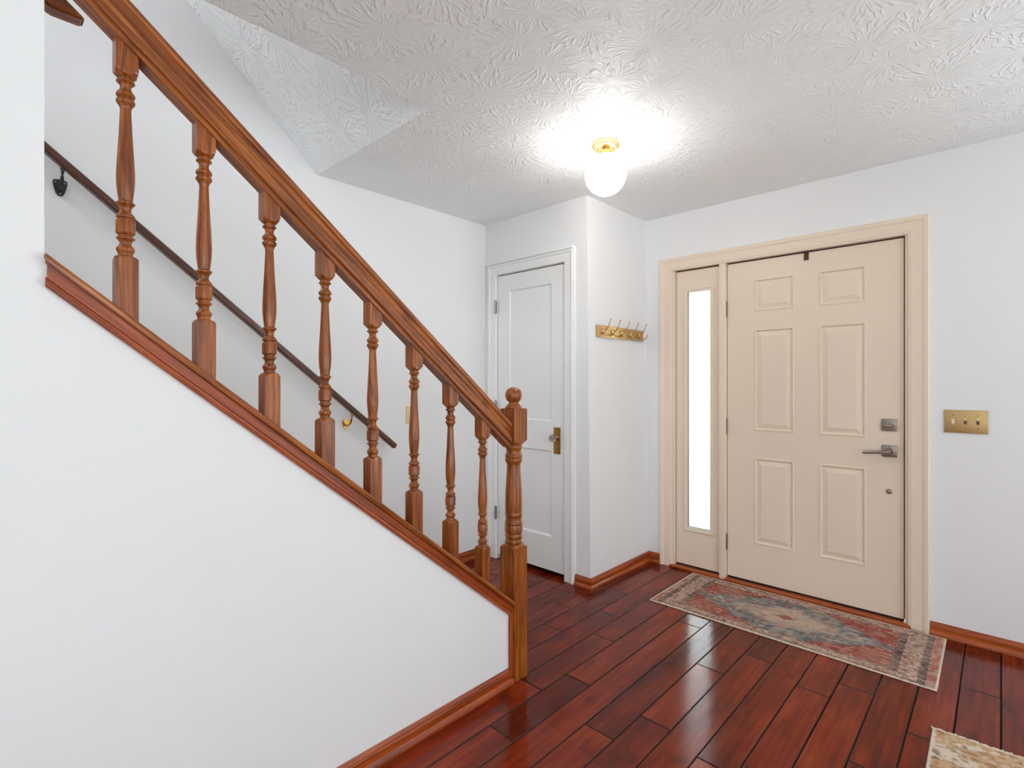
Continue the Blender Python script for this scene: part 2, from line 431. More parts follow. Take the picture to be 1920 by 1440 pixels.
# stairs behind the knee wall
st = empty('stairs', (0, NEWEL_Y, 0)); struct(st, 'flight of stairs rising behind the white knee wall', 'stairs')
for i in range(13):
    y1 = NEWEL_Y - 0.232 * i; z = 0.19 * (i + 1)
    bm = bmesh.new(); add_box(bm, (STAIR_X + 0.003, y1 - 0.236 - NEWEL_Y, z - 0.026), (LEFT_X - 0.123, y1 + 0.02 - NEWEL_Y, z), 0.006)
    link('tread', mesh_from('tread', bm, M['bounce_stair'], 35), st)
    bm = bmesh.new(); add_box(bm, (STAIR_X + 0.003, y1 - 0.018 - NEWEL_Y, z - 0.19), (LEFT_X - 0.123, y1 - NEWEL_Y, z - 0.026))
    link('riser', mesh_from('riser', bm, M['bounce_stair']), st)

# unseen window frames, made up for the openings the fill lights shine through
def winframe(name, label, pts):
    bm = bmesh.new()
    for a, b in pts: add_box(bm, a, b, 0.004)
    struct(link(name, mesh_from(name, bm, M['trimwhite'], 35)), label, 'window')
winframe('window_added_back', 'invented white framed window in the unseen wall behind the photographer',
         [((-0.7, -3.09, 0.5), (-0.64, -3.01, 2.3)), ((2.44, -3.09, 0.5), (2.5, -3.01, 2.3)), ((-0.64, -3.09, 0.5), (2.44, -3.01, 0.56)), ((-0.64, -3.09, 2.24), (2.44, -3.01, 2.3)), ((0.87, -3.08, 0.56), (0.93, -3.02, 2.24))])
winframe('window_added_right', 'invented white framed window in the unseen wall to the right of the photographer',
         [((4.01, -2.7, 0.5), (4.09, -2.64, 2.3)), ((4.01, 0.44, 0.5), (4.09, 0.5, 2.3)), ((4.01, -2.64, 0.5), (4.09, 0.44, 0.56)), ((4.01, -2.64, 2.24), (4.09, 0.44, 2.3)), ((4.02, -1.13, 0.56), (4.08, -1.07, 2.24))])

winframe('window_added_front', 'invented white framed window in the unseen front wall far right of the entrance',
         [((1.2, DOOR_Y + 0.02, 0.4), (1.26, DOOR_Y + 0.12, 2.3)), ((3.54, DOOR_Y + 0.02, 0.4), (3.6, DOOR_Y + 0.12, 2.3)), ((1.26, DOOR_Y + 0.02, 0.4), (3.54, DOOR_Y + 0.12, 0.46)), ((1.26, DOOR_Y + 0.02, 2.24), (3.54, DOOR_Y + 0.12, 2.3)), ((2.37, DOOR_Y + 0.03, 0.46), (2.43, DOOR_Y + 0.11, 2.24))])

# porch outside the sidelight
struct(boxobj('floor_porch', (-4.0, DOOR_Y + 0.2, -0.12), (2.0, DOOR_Y + 3.2, -0.04), M['concrete']), 'pale concrete porch outside the entrance', 'porch')

# baseboards
BP = [(0, 0), (0, 0.022), (0.007, 0.0225), (0.014, 0.020), (0.020, 0.0145), (0.022, 0.0125), (0.046, 0.012), (0.050, 0.0095), (0.054, 0.0095), (0.060, 0.0065), (0.066, 0.003), (0.066, 0)]
def baseboard(name, label, segs, ax):
    bm = bmesh.new()
    for org, td, ld, L, m0, m1 in segs:
        td, ld = Vector(td), Vector(ld)
        org = Vector(org)
        va = [bm.verts.new(org + Vector((0, 0, w)) + td * q + ld * (m0 * q)) for w, q in BP]
        vb = [bm.verts.new(org + Vector((0, 0, w)) + td * q + ld * (L + m1 * q)) for w, q in BP]
        n = len(BP)
        caps = [bm.faces.new(va), bm.faces.new(vb[::-1])]
        for i in range(n): bm.faces.new((va[i], vb[i], vb[(i + 1) % n], va[(i + 1) % n]))
        bm.normal_update(); bmesh.ops.triangulate(bm, faces=caps)
    return struct(link(name, mesh_from(name, bm, M['red' + ax], 25)), label, 'baseboard')
baseboard('baseboard_left', 'stained wooden baseboard along the white knee wall', [((LEFT_X, -3.0, 0), (1, 0, 0), (0, 1, 0), NEWEL_Y + 3.0 - 0.004, 0, 0)], 'Y')
baseboard('baseboard_hook', 'stained wooden baseboard below the coat hooks', [((HOOK_X, CLOS_Y, 0), (1, 0, 0), (0, 1, 0), DOOR_Y - CLOS_Y, -1, -1)], 'Y')
baseboard('baseboard_closet', 'short stained baseboard return beside the closet door', [((-1.957, CLOS_Y, 0), (0, -1, 0), (1, 0, 0), HOOK_X + 1.957, 0, 1)], 'X')
baseboard('baseboard_front', 'short stained baseboard between the coat hook corner and the entrance casing', [((HOOK_X, DOOR_Y, 0), (0, -1, 0), (1, 0, 0), -1.749 - HOOK_X, 1, 0)], 'X')
baseboard('baseboard_right', 'stained wooden baseboard right of the entrance door', [((-0.262, DOOR_Y, 0), (0, -1, 0), (1, 0, 0), 4.26, 0, 0)], 'X')
baseboard('baseboard_stair', 'stained wooden baseboard on the far stair wall', [((STAIR_X, 1.62, 0), (1, 0, 0), (0, 1, 0), CLOS_Y - 0.02 - 1.62, 0, 0)], 'Y')

# ------------------------------------------------------------------ entrance: casing, door, sidelight
CAS = [(0, 0), (0, 0.008), (0.004, 0.011), (0.010, 0.011), (0.014, 0.0135), (0.060, 0.0145), (0.064, 0.018), (0.070, 0.0205), (0.084, 0.021), (0.088, 0.018), (0.088, 0)]
def casing(name, label, x0, x1, z1, y, mat, prof=CAS, zb=0.0):
    """x0,x1,z1: inner edges of the casing"""
    e = empty(name, ((x0 + x1) / 2, y, 0)); struct(e, label, 'door casing')
    o = Vector(e.location)
    for nm, org, wd, ld, L0, L1, m0, m1 in (('jamb_casing', (x0, y, 0), (-1, 0, 0), (0, 0, 1), zb, z1, 0, 1), ('jamb_casing', (x1, y, 0), (1, 0, 0), (0, 0, 1), zb, z1, 0, 1),
                                            ('head_casing', (x0, y, z1), (0, 0, 1), (1, 0, 0), 0, x1 - x0, -1, 1)):
        bm = bmesh.new(); add_sweep(bm, prof, Vector(org) - o, wd, (0, -1, 0), ld, L0, L1, m0, m1)
        link(nm, mesh_from(nm, bm, mat, 25), e)
    return e
ec = casing('trim_1', 'beige painted casing around the entrance door and sidelight', -1.660, -0.354, 2.048, DOOR_Y, M['beige'])
eo = Vector(ec.location)
def epart(name, a, b, mat, bev=0.002):
    bm = bmesh.new(); add_box(bm, Vector(a) - eo, Vector(b) - eo, bev); return link(name, mesh_from(name, bm, mat, 35), ec)
epart('jamb', (-1.70, DOOR_Y + 0.001, 0), (-1.648, DOOR_Y + 0.13, 2.085), M['beige'])
epart('jamb', (-0.367, DOOR_Y + 0.001, 0), (-0.315, DOOR_Y + 0.13, 2.085), M['beige'])
epart('jamb', (-1.648, DOOR_Y + 0.001, 2.050), (-0.367, DOOR_Y + 0.13, 2.085), M['beige'])
epart('mullion', (-1.336, DOOR_Y - 0.006, 0.0), (-1.296, DOOR_Y + 0.13, 2.050), M['beige'], 0.004)
epart('threshold', (-1.672, DOOR_Y - 0.030, 0.0005), (-1.337, DOOR_Y + 0.12, 0.016), M['redX'], 0.003)
epart('threshold', (-1.295, DOOR_Y - 0.030, 0.0005), (-0.342, DOOR_Y + 0.12, 0.016), M['redX'], 0.003)
epart('strike_plate', (-0.3685, DOOR_Y + 0.004, 0.868), (-0.3655, DOOR_Y + 0.03, 0.938), M['iron'], 0.001)

def nested(bm, loops):
    """loops: list of (x0,x1,z0,z1,y) rectangles joined by strips, the last one filled"""
    rs = [[bm.verts.new(p) for p in ((a, y, c), (b, y, c), (b, y, d), (a, y, d))] for a, b, c, d, y in loops]
    for A, B in zip(rs, rs[1:]):
        for i in range(4): bm.faces.new((A[i], A[(i + 1) % 4], B[(i + 1) % 4], B[i]))
    bm.faces.new(rs[-1])
def slab_with_holes(bm, x0, x1, z0, z1, yf, yb, holes, through=False):
    xs = sorted({x0, x1} | {h[0] for h in holes} | {h[1] for h in holes}); zs = sorted({z0, z1} | {h[2] for h in holes} | {h[3] for h in holes})
    V = {}
    def v(x, y, z):
        key = (round(x, 5), round(y, 5), round(z, 5))
        if key not in V: V[key] = bm.verts.new((x, y, z))
        return V[key]
    for a, b in zip(xs, xs[1:]):
        for c, d in zip(zs, zs[1:]):
            mx, mz = (a + b) / 2, (c + d) / 2
            if any(h[0] < mx < h[1] and h[2] < mz < h[3] for h in holes):
                continue
            bm.faces.new((v(a, yf, c), v(b, yf, c), v(b, yf, d), v(a, yf, d)))
    w = 0.003
    for (ax, az, bx, bz) in ((x0, z0, x1, z0), (x1, z0, x1, z1), (x1, z1, x0, z1), (x0, z1, x0, z0)):
        bm.faces.new([bm.verts.new(p) for p in ((ax, yf, az), (bx, yf, bz), (bx, yb, bz), (ax, yb, az))])
    if through:
        for a, b in zip(xs, xs[1:]):
            for c, d in zip(zs, zs[1:]):
                mx, mz = (a + b) / 2, (c + d) / 2
                if any(h[0] < mx < h[1] and h[2] < mz < h[3] for h in holes): continue
                bm.faces.new((v(a, yb, c), v(b, yb, c), v(b, yb, d), v(a, yb, d)))
    else:
        bm.faces.new([bm.verts.new(p) for p in ((x0, yb, z0), (x1, yb, z0), (x1, yb, z1), (x0, yb, z1))])

def hinge(parent, x, y, z, mat, h=0.088, org=Vector((0, 0, 0)), name='hinge'):
    bm = bmesh.new(); o = Vector((x, y, z)) - org
    add_box(bm, o + Vector((-0.008, 0.001, -h / 2)), o + Vector((0.008, 0.004, h / 2)))
    for i in range(5):
        a = -h / 2 + i * h / 5 + 0.0006
        add_lathe(bm, [(0.0062, a), (0.0062, a + h / 5 - 0.0012)], 12, Matrix.Translation(o + Vector((0, -0.004, 0))))
    for s in (-1, 1): add_ball(bm, o + Vector((0, -0.004, s * h / 2)), 0.0058, 1, 10)
    return link(name, mesh_from('hinge', bm, mat, 35), parent)

DF = 3.400   # face of the entrance door
D0, D1 = -1.292, -0.3745
holes = [(x0, x1, z0, z1) for x0, x1 in ((-1.127, -0.900), (-0.768, -0.540)) for z0, z1 in ((1.721, 1.921), (0.974, 1.609), (0.266, 0.806))]
bm = bmesh.new(); slab_with_holes(bm, D0, D1, 0.028, 2.040, DF, DF + 0.044, holes)
d2 = struct(link('door_1', mesh_from('door_1', bm, M['beige'])), 'beige six panel entrance door with satin nickel lever', 'door')
for a, b, c, d in holes:
    bm = bmesh.new()
    L = [(0, 0), (0.003, -0.0035), (0.008, -0.0035), (0.013, 0.006), (0.019, 0.0065), (0.042, -0.001), (0.045, -0.0015)]
    nested(bm, [(a + i, b - i, c + i, d - i, DF + y) for i, y in L])
    link('panel', mesh_from('panel', bm, M['beige']), d2)
bm = bmesh.new(); add_box(bm, (D0, DF + 0.004, 0.0165), (D1, DF + 0.04, 0.0275)); link('door_sweep', mesh_from('door_sweep', bm, M['black']), d2)
bm = bmesh.new()
add_box(bm, (D0 - 0.003, DF + 0.012, 2.0405), (D1 + 0.007, DF + 0.03, 2.0495)); add_box(bm, (D1 + 0.0005, DF + 0.012, 0.03), (D1 + 0.007, DF + 0.03, 2.0495)); add_box(bm, (D0 - 0.0035, DF + 0.012, 0.03), (D0 - 0.0005, DF + 0.03, 2.0495))
link('weatherstrip', mesh_from('weatherstrip', bm, M['brownrub']), d2)
boxobj('stop_tab', (-0.846, DF - 0.006, 1.996), (-0.822, DF - 0.0005, 2.044), M['brownrub'], d2, 0.001)
for z in (1.751, 0.990, 0.245): hinge(d2, -1.2985, DOOR_Y + 0.014, z, M['nickel'], 0.1)
# deadbolt
px, pz = -0.4375, 1.0495
db = boxobj('deadbolt', (px - 0.0335, DF - 0.008, pz - 0.0325), (px + 0.0335, DF, pz + 0.0325), M['nickel'], d2, 0.003)
bm = bmesh.new()
add_lathe(bm, dens([(0.001, 0.018), (0.010, 0.0175), (0.0125, 0.013), (0.012, 0.006), (0.014, 0.0)], 3), 20, Matrix.Translation((px, DF - 0.008, pz - 0.004)) @ Matrix.Rotation(math.radians(90), 4, 'X') @ Matrix.Diagonal((1.9, 0.8, 1, 1)))
link('thumb_turn', mesh_from('thumb_turn', bm, M['nickel'], 40), db)
# lever
px, pz = -0.4355, 0.9095
lv = boxobj('lever_handle', (px - 0.0335, DF - 0.008, pz - 0.0315), (px + 0.0335, DF, pz + 0.0315), M['nickel'], d2, 0.003)
bm = bmesh.new()
add_lathe(bm, [(0.017, 0.0), (0.016, 0.008), (0.0125, 0.014), (0.0125, 0.034), (0.010, 0.037)], 24, Matrix.Translation((px, DF - 0.008, pz)) @ Matrix.Rotation(math.radians(90), 4, 'X'))
link('spindle', mesh_from('spindle', bm, M['nickel'], 40), lv)
bm = bmesh.new()
add_tube(bm, bez((px + 0.010, DF - 0.040, pz - 0.004), (px - 0.03, DF - 0.047, pz - 0.004), (px - 0.07, DF - 0.047, pz - 0.009), (px - 0.114, DF - 0.040, pz - 0.013), 10), [0.0085] * 10 + [0.0078], 14)
link('lever', mesh_from('lever', bm, M['nickel'], 50), lv)
for s in (-1, 1):
    bm = bmesh.new(); add_lathe(bm, [(0.0032, 0), (0.0032, 0.0012)], 12, Matrix.Translation((px, DF - 0.008, pz + s * 0.024)) @ Matrix.Rotation(math.radians(90), 4, 'X'))
    link('screw', mesh_from('screw', bm, M['bronze'], 40), lv)
# small round lock below
bm = bmesh.new()
add_lathe(bm, dens([(0.0135, 0.0), (0.0130, 0.003), (0.010, 0.005), (0.0085, 0.004), (0.0075, 0.007), (0.001, 0.008)], 3), 20, Matrix.Translation((-0.438, DF - 0.0002, 0.693)) @ Matrix.Rotation(math.radians(90), 4, 'X'))
link('round_lock', mesh_from('round_lock', bm, M['nickel'], 40), d2)

# sidelight
GX0, GX1, GZ0, GZ1 = -1.562, -1.408, 0.287, 1.892
bm = bmesh.new(); slab_with_holes(bm, -1.643, -1.340, 0.028, 2.040, DF, DF + 0.044, [(GX0 - 0.028, GX1 + 0.028, GZ0 - 0.028, GZ1 + 0.028)], True)
sl = struct(link('window_1', mesh_from('window_1', bm, M['beige'])), 'narrow beige sidelight with a tall frosted pane left of the entrance door', 'sidelight')
bm = bmesh.new()
L = [(-0.028, 0.0), (-0.026, -0.007), (-0.018, -0.009), (-0.013, -0.006), (-0.004, -0.006), (0, -0.001), (0, 0.018), (-0.028, 0.024), (-0.028, 0.0435)]
rs = [[bm.verts.new(p) for p in ((GX0 + i, DF + y, GZ0 + i), (GX1 - i, DF + y, GZ0 + i), (GX1 - i, DF + y, GZ1 - i), (GX0 + i, DF + y, GZ1 - i))] for i, y in L]
for A, B in zip(rs, rs[1:]):
    for i in range(4): bm.faces.new((A[i], A[(i + 1) % 4], B[(i + 1) % 4], B[i]))
link('glazing_bead', mesh_from('glazing_bead', bm, M['beige']), sl)
boxobj('pane', (GX0 - 0.004, DF + 0.017, GZ0 - 0.004), (GX1 + 0.004, DF + 0.023, GZ1 + 0.004), M['frosted'], sl)
bm = bmesh.new(); add_box(bm, (-1.643, DF + 0.004, 0.0165), (-1.340, DF + 0.04, 0.0275)); link('door_sweep', mesh_from('door_sweep', bm, M['black']), sl)
bm = bmesh.new()
for a, b in (((GX0, DF + 0.012, GZ0), (GX0 + 0.003, DF + 0.0165, GZ1)), ((GX0 + 0.003, DF + 0.012, GZ0), (GX1, DF + 0.0165, GZ0 + 0.003))): add_box(bm, a, b)
link('gasket', mesh_from('gasket', bm, M['iron']), sl)
bm = bmesh.new(); add_box(bm, (-1.6475, DF + 0.012, 0.03), (-1.6435, DF + 0.03, 2.0495)); add_box(bm, (-1.6475, DF + 0.012, 2.0405), (-1.3365, DF + 0.03, 2.0495)); add_box(bm, (-1.3395, DF + 0.012, 0.03), (-1.3365, DF + 0.03, 2.0405))
link('weatherstrip', mesh_from('weatherstrip', bm, M['brownrub']), sl)

# ------------------------------------------------------------------ closet door
CAS2 = [(0, 0), (0, 0.010), (0.004, 0.013), (0.010, 0.014), (0.052, 0.014), (0.056, 0.019), (0.062, 0.022), (0.070, 0.022), (0.074, 0.018), (0.082, 0.016), (0.084, 0)]
cc = casing('trim_2', 'white painted casing around the narrow closet door', -2.664, -2.041, 2.053, CLOS_Y, M['trimwhite'], CAS2)
co = Vector(cc.location)
for a, b in (((-2.70, CLOS_Y, 0), (-2.6615, CLOS_Y + 0.11, 2.06)), ((-2.0445, CLOS_Y - 0.001, 0), (-2.0405, CLOS_Y + 0.11, 2.06)), ((-2.6615, CLOS_Y, 2.0515), (-2.0445, CLOS_Y + 0.11, 2.06))):
    bm = bmesh.new(); add_box(bm, Vector(a) - co, Vector(b) - co); link('jamb', mesh_from('jamb', bm, M['trimwhite']), cc)
bm = bmesh.new(); add_box(bm, (-2.748 - co.x, -0.030, 2.128), (-1.962 - co.x, -0.0002, 2.142), 0.003); link('cap_moulding', mesh_from('cap_moulding', bm, M['trimwhite'], 35), cc)
CF = CLOS_Y + 0.006
ch = [(-2.544, -2.158, 1.018, 1.932), (-2.544, -2.158, 0.255, 0.826)]
bm = bmesh.new(); slab_with_holes(bm, -2.657, -2.048, 0.032, 2.044, CF, CF + 0.036, ch)
d1 = struct(link('door_2', mesh_from('door_2', bm, M['trimwhite'])), 'narrow white two panel closet door with glass knob', 'door')
for a, b, c, d in ch:
    bm = bmesh.new(); nested(bm, [(a + i, b - i, c + i, d - i, CF + y) for i, y in ((0, 0), (0.0025, 0.001), (0.008, 0.009), (0.010, 0.010))])
    link('panel', mesh_from('panel', bm, M['trimwhite']), d1)
for z in (1.822, 1.10, 0.337): hinge(d1, -2.6605, CLOS_Y - 0.0165, z, M['steel'], 0.09)
bp = boxobj('knob_plate', (-2.137, CF - 0.0045, 0.808), (-2.083, CF - 0.0002, 0.982), M['oldbrass'], d1, 0.002)
kx, kz = -2.110, 0.914
bm = bmesh.new(); R90 = Matrix.Translation((kx, CF - 0.0045, kz)) @ Matrix.Rotation(math.radians(90), 4, 'X')
add_lathe(bm, dens([(0.016, 0.0), (0.0155, 0.003), (0.009, 0.008), (0.008, 0.018), (0.011, 0.024), (0.012, 0.028)], 3), 20, R90)
link('knob_shank', mesh_from('knob_shank', bm, M['oldbrass'], 40), bp)
bm = bmesh.new(); add_lathe(bm, [(0.012, 0.0285), (0.022, 0.034), (0.026, 0.044), (0.025, 0.052), (0.015, 0.062)], 8, R90)
link('glass_knob', mesh_from('glass_knob', bm, M['crystal']), bp)
for sx in (-1, 1):
    for z in (0.818, 0.972):
        bm = bmesh.new(); add_lathe(bm, [(0.0028, 0), (0.002, 0.001)], 10, Matrix.Translation((kx + sx * 0.019, CF - 0.0045, z)) @ Matrix.Rotation(math.radians(90), 4, 'X'))
        link('screw', mesh_from('screw', bm, M['bronze']), bp)
boxobj('wall_closet_shade', (STAIR_X, CLOS_Y + 0.112, 0.0), (-2.046, CLOS_Y + 0.13, CEIL), M['black'])  # black sheet stands in for the shade inside the closet
struct(bpy.data.objects['wall_closet_shade'], 'black sheet standing for the unlit closet interior behind the narrow white door', 'wall')

# ------------------------------------------------------------------ stair railing
rail = empty('stair_railing', (-1.545, NEWEL_Y, 0))
tag(rail, 'turned oak stair railing with eight spindles and a ball topped newel post', 'stair railing')
ro = Vector(rail.location)
def slanted(name, prof, x, y_anchor, z_anchor, Y0, Y1, mat, parent, smooth=28, ends=None):
    """profile (x,z') run down the stair slope through (y_anchor,z_anchor), plumb cut at world Y0 and Y1"""
    bm = bmesh.new(); rings = []
    for E in (Y0, Y1):
        rings.append([bm.verts.new((a, (E - y_anchor - b * SP) / CP, b)) for a, b in prof])
    A, B = rings; n = len(prof)
    caps = [bm.faces.new(A), bm.faces.new(B[::-1])]
    for i in range(n): bm.faces.new((A[i], B[i], B[(i + 1) % n], A[(i + 1) % n]))
    bm.normal_update(); bmesh.ops.triangulate(bm, faces=caps)
    po = Vector(parent.location) if parent else Vector((0, 0, 0))
    return link(name, mesh_from(name, bm, mat, smooth), parent, Vector((x, y_anchor, z_anchor)) - po, (-PHI, 0, 0))
half = [(0.0225, -0.013), (0.0225, 0.0), (0.0305, 0.0), (0.0325, 0.0025), (0.0325, 0.014), (0.0300, 0.0165), (0.0285, 0.0195), (0.0295, 0.023), (0.0295, 0.027), (0.0275, 0.030),
        (0.0245, 0.036), (0.0235, 0.043), (0.0245, 0.049), (0.0275, 0.0525), (0.0310, 0.055), (0.0325, 0.060), (0.0315, 0.066), (0.027, 0.0715), (0.016, 0.0745), (0.0, 0.0755)]
prof = half + [(-a, b) for a, b in half[-2::-1]]
slanted('handrail', prof, -1.5455, 0.9205, 1.5705, WALL_END + 0.001, NEWEL_Y - 0.0005, M['oakY'], rail)
CA_Y, CA_Z = 0.862, 0.952
cap = [(0.044, -0.0165), (0.046, -0.013), (0.0465, -0.007), (0.044, -0.002), (0.039, 0.0), (-0.1, 0.0), (-0.1035, -0.004), (-0.1035, -0.013), (-0.1, -0.0165)]
slanted('base_cap', cap, -1.5445, CA_Y, CA_Z, WALL_END + 0.001, NEWEL_Y - 0.0005, M['oakY'], rail)
slanted('frieze_board', [(0.0255, -0.040), (0.0365, -0.040), (0.0365, -0.017), (0.0255, -0.017)], -1.5445, CA_Y, CA_Z, WALL_END + 0.004, NEWEL_Y - 0.0005, M['redY'], rail)
slanted('lower_moulding', [(0.0255, -0.056), (0.034, -0.056), (0.039, -0.053), (0.0405, -0.048), (0.0395, -0.043), (0.0355, -0.0405), (0.0255, -0.0405)], -1.5445, CA_Y, CA_Z, WALL_END + 0.001, NEWEL_Y - 0.018, M['redY'], rail)
bm = bmesh.new(); add_box(bm, Vector((-1.5195, NEWEL_Y - 0.019, 0.0)) - ro, Vector((-1.5055, NEWEL_Y - 0.0005, 0.300)) - ro, 0.003)
link('end_strip', mesh_from('end_strip', bm, M['redZ'], 35), rail)

# balusters: turned profile cut by the square of the stock
BAL = ([(0.05, -0.215), (0.05, -0.0095), (0.033, -0.009), (0.0265, -0.0045), (0.0225, -0.0015), (0.0185, 0.0)] +
       dens([(0.0160, 0.001), (0.0152, 0.005), (0.0165, 0.009), (0.0190, 0.015), (0.0186, 0.020), (0.0150, 0.0245), (0.0122, 0.030), (0.0130, 0.036), (0.0170, 0.0412), (0.0192, 0.0425)], 2) +
       [(0.0192, 0.0452), (0.0150, 0.0478), (0.0148, 0.0525), (0.0186, 0.0545), (0.0199, 0.057), (0.0199, 0.086), (0.0190, 0.0882), (0.0155, 0.0892)] +
       dens([(0.0156, 0.0915), (0.0190, 0.0945), (0.0195, 0.098), (0.0170, 0.1018), (0.0128, 0.1065), (0.0115, 0.111), (0.0125, 0.118), (0.0160, 0.1245), (0.0192, 0.1275)], 2) +
       [(0.0194, 0.1305), (0.0158, 0.1328)] +
       dens([(0.0142, 0.135), (0.0155, 0.146), (0.0178, 0.165), (0.0190, 0.190), (0.0183, 0.215), (0.0168, 0.245), (0.0148, 0.278), (0.0132, 0.31), (0.0119, 0.342), (0.0114, 0.354), (0.0120, 0.362), (0.0150, 0.3678)], 2) +
       dens([(0.0158, 0.3695), (0.0190, 0.3735), (0.0192, 0.3795), (0.0155, 0.3842), (0.0155, 0.3862), (0.0192, 0.390), (0.0190, 0.3958), (0.0155, 0.4008), (0.0124, 0.4055), (0.0114, 0.411), (0.0126, 0.417), (0.0165, 0.4215)], 2) +
       [(0.0188, 0.4232), (0.0188, 0.4262), (0.0150, 0.4285), (0.0148, 0.4325), (0.0180, 0.4352), (0.0225, 0.4392), (0.0275, 0.4442), (0.0330, 0.4488), (0.05, 0.4490), (0.05, 0.560)])
bm = bmesh.new(); add_lathe(bm, BAL, 32, sq=0.0225)
bal_me = mesh_from('baluster', bm, M['oakZ'], 24)
BX = -1.5515
for i in range(8):
    yc = 0.2445 + 0.0225 + 0.1706 * i; z0 = 1.579 - TAN * 0.1706 * i + 0.006
    link('baluster', bal_me, rail, Vector((BX, yc, z0)) - ro)
# newel
nw_c = Vector((-1.545, NEWEL_Y + 0.0415, 0))
NW = ([(0.09, 0.0), (0.09, 0.562), (0.056, 0.566), (0.046, 0.573), (0.039, 0.577)] +
      dens([(0.0350, 0.579), (0.0372, 0.583), (0.0382, 0.588), (0.0372, 0.593), (0.0348, 0.597), (0.0352, 0.603), (0.0378, 0.608), (0.0384, 0.613), (0.0370, 0.618)], 2) +
      [(0.0355, 0.621), (0.0355, 0.624), (0.0388, 0.627), (0.0393, 0.631), (0.0393, 0.657), (0.0385, 0.660)] +
      dens([(0.0365, 0.662), (0.0388, 0.666), (0.0388, 0.671), (0.0362, 0.676), (0.0345, 0.684), (0.0352, 0.694), (0.0378, 0.701), (0.0384, 0.707), (0.0366, 0.713), (0.0368, 0.72)], 2) +
      dens([(0.0374, 0.735), (0.0372, 0.77), (0.0356, 0.81), (0.0334, 0.85), (0.0312, 0.89), (0.0302, 0.915), (0.0312, 0.926), (0.0345, 0.931)], 2) +
      dens([(0.0365, 0.935), (0.0378, 0.941), (0.0366, 0.947), (0.0350, 0.950), (0.0366, 0.953), (0.0378, 0.958), (0.0372, 0.963), (0.0345, 0.969), (0.0322, 0.977), (0.0335, 0.987), (0.0368, 0.993)], 2) +
      [(0.0375, 0.996), (0.0370, 1.002), (0.0345, 1.004), (0.0348, 1.008), (0.0415, 1.012), (0.050, 1.020), (0.060, 1.028), (0.09, 1.0285), (0.09, 1.160), (0.055, 1.1645)])
bm = bmesh.new(); add_lathe(bm, NW, 48, sq=0.0415)
nw = link('newel_post', mesh_from('newel_post', bm, M['oakZ'], 24), rail, nw_c - ro)
bm = bmesh.new()
add_lathe(bm, dens([(0.0375, 0.0), (0.0378, 0.006), (0.0345, 0.010), (0.0300, 0.0125), (0.0290, 0.0165), (0.0235, 0.0205), (0.0215, 0.0265), (0.0255, 0.0305), (0.0325, 0.038), (0.0365, 0.049), (0.0372, 0.058), (0.0355, 0.069), (0.0300, 0.080), (0.0190, 0.0885), (0.0080, 0.0915), (0.0005, 0.092)], 3), 40)
link('ball_finial', mesh_from('ball_finial', bm, M['oakZ'], 45), nw, (0, 0, 1.1645))

# ------------------------------------------------------------------ wall handrails
def oval(w, h, n=18, flat=0.0):
    return [(w * math.cos(2 * math.pi * i / n), h * math.sin(2 * math.pi * i / n)) for i in range(n)]
hr = empty('wall_handrail', (-2.715, 0.86, 0)); tag(hr, 'slim dark wooden handrail on brackets along the far stair wall', 'handrail')
HZ = lambda y: 2.196 - 0.8195 * (y - 0.212)
ho = Vector(hr.location)
p = [(0.019, -0.010), (0.019, 0.004), (0.016, 0.012), (0.009, 0.0175), (-0.009, 0.0175), (-0.016, 0.012), (-0.019, 0.004), (-0.019, -0.010), (-0.014, -0.016), (0.014, -0.016)]
bm = bmesh.new(); L0, L1 = (-1.7) / CP, (0.955) / CP
A = [bm.verts.new((a, L0, b)) for a, b in p]; B = [bm.verts.new((a * 0.96, L1, b * 0.96)) for a, b in p]
cp_ = [bm.faces.new(A), bm.faces.new(B[::-1])]
for i in range(len(p)): bm.faces.new((A[i], B[i], B[(i + 1) % len(p)], A[(i + 1) % len(p)]))
link('rail', mesh_from('rail', bm, M['darkrail'], 30), hr, Vector((-2.715, 0.86, HZ(0.86))) - ho, (-PHI, 0, 0))
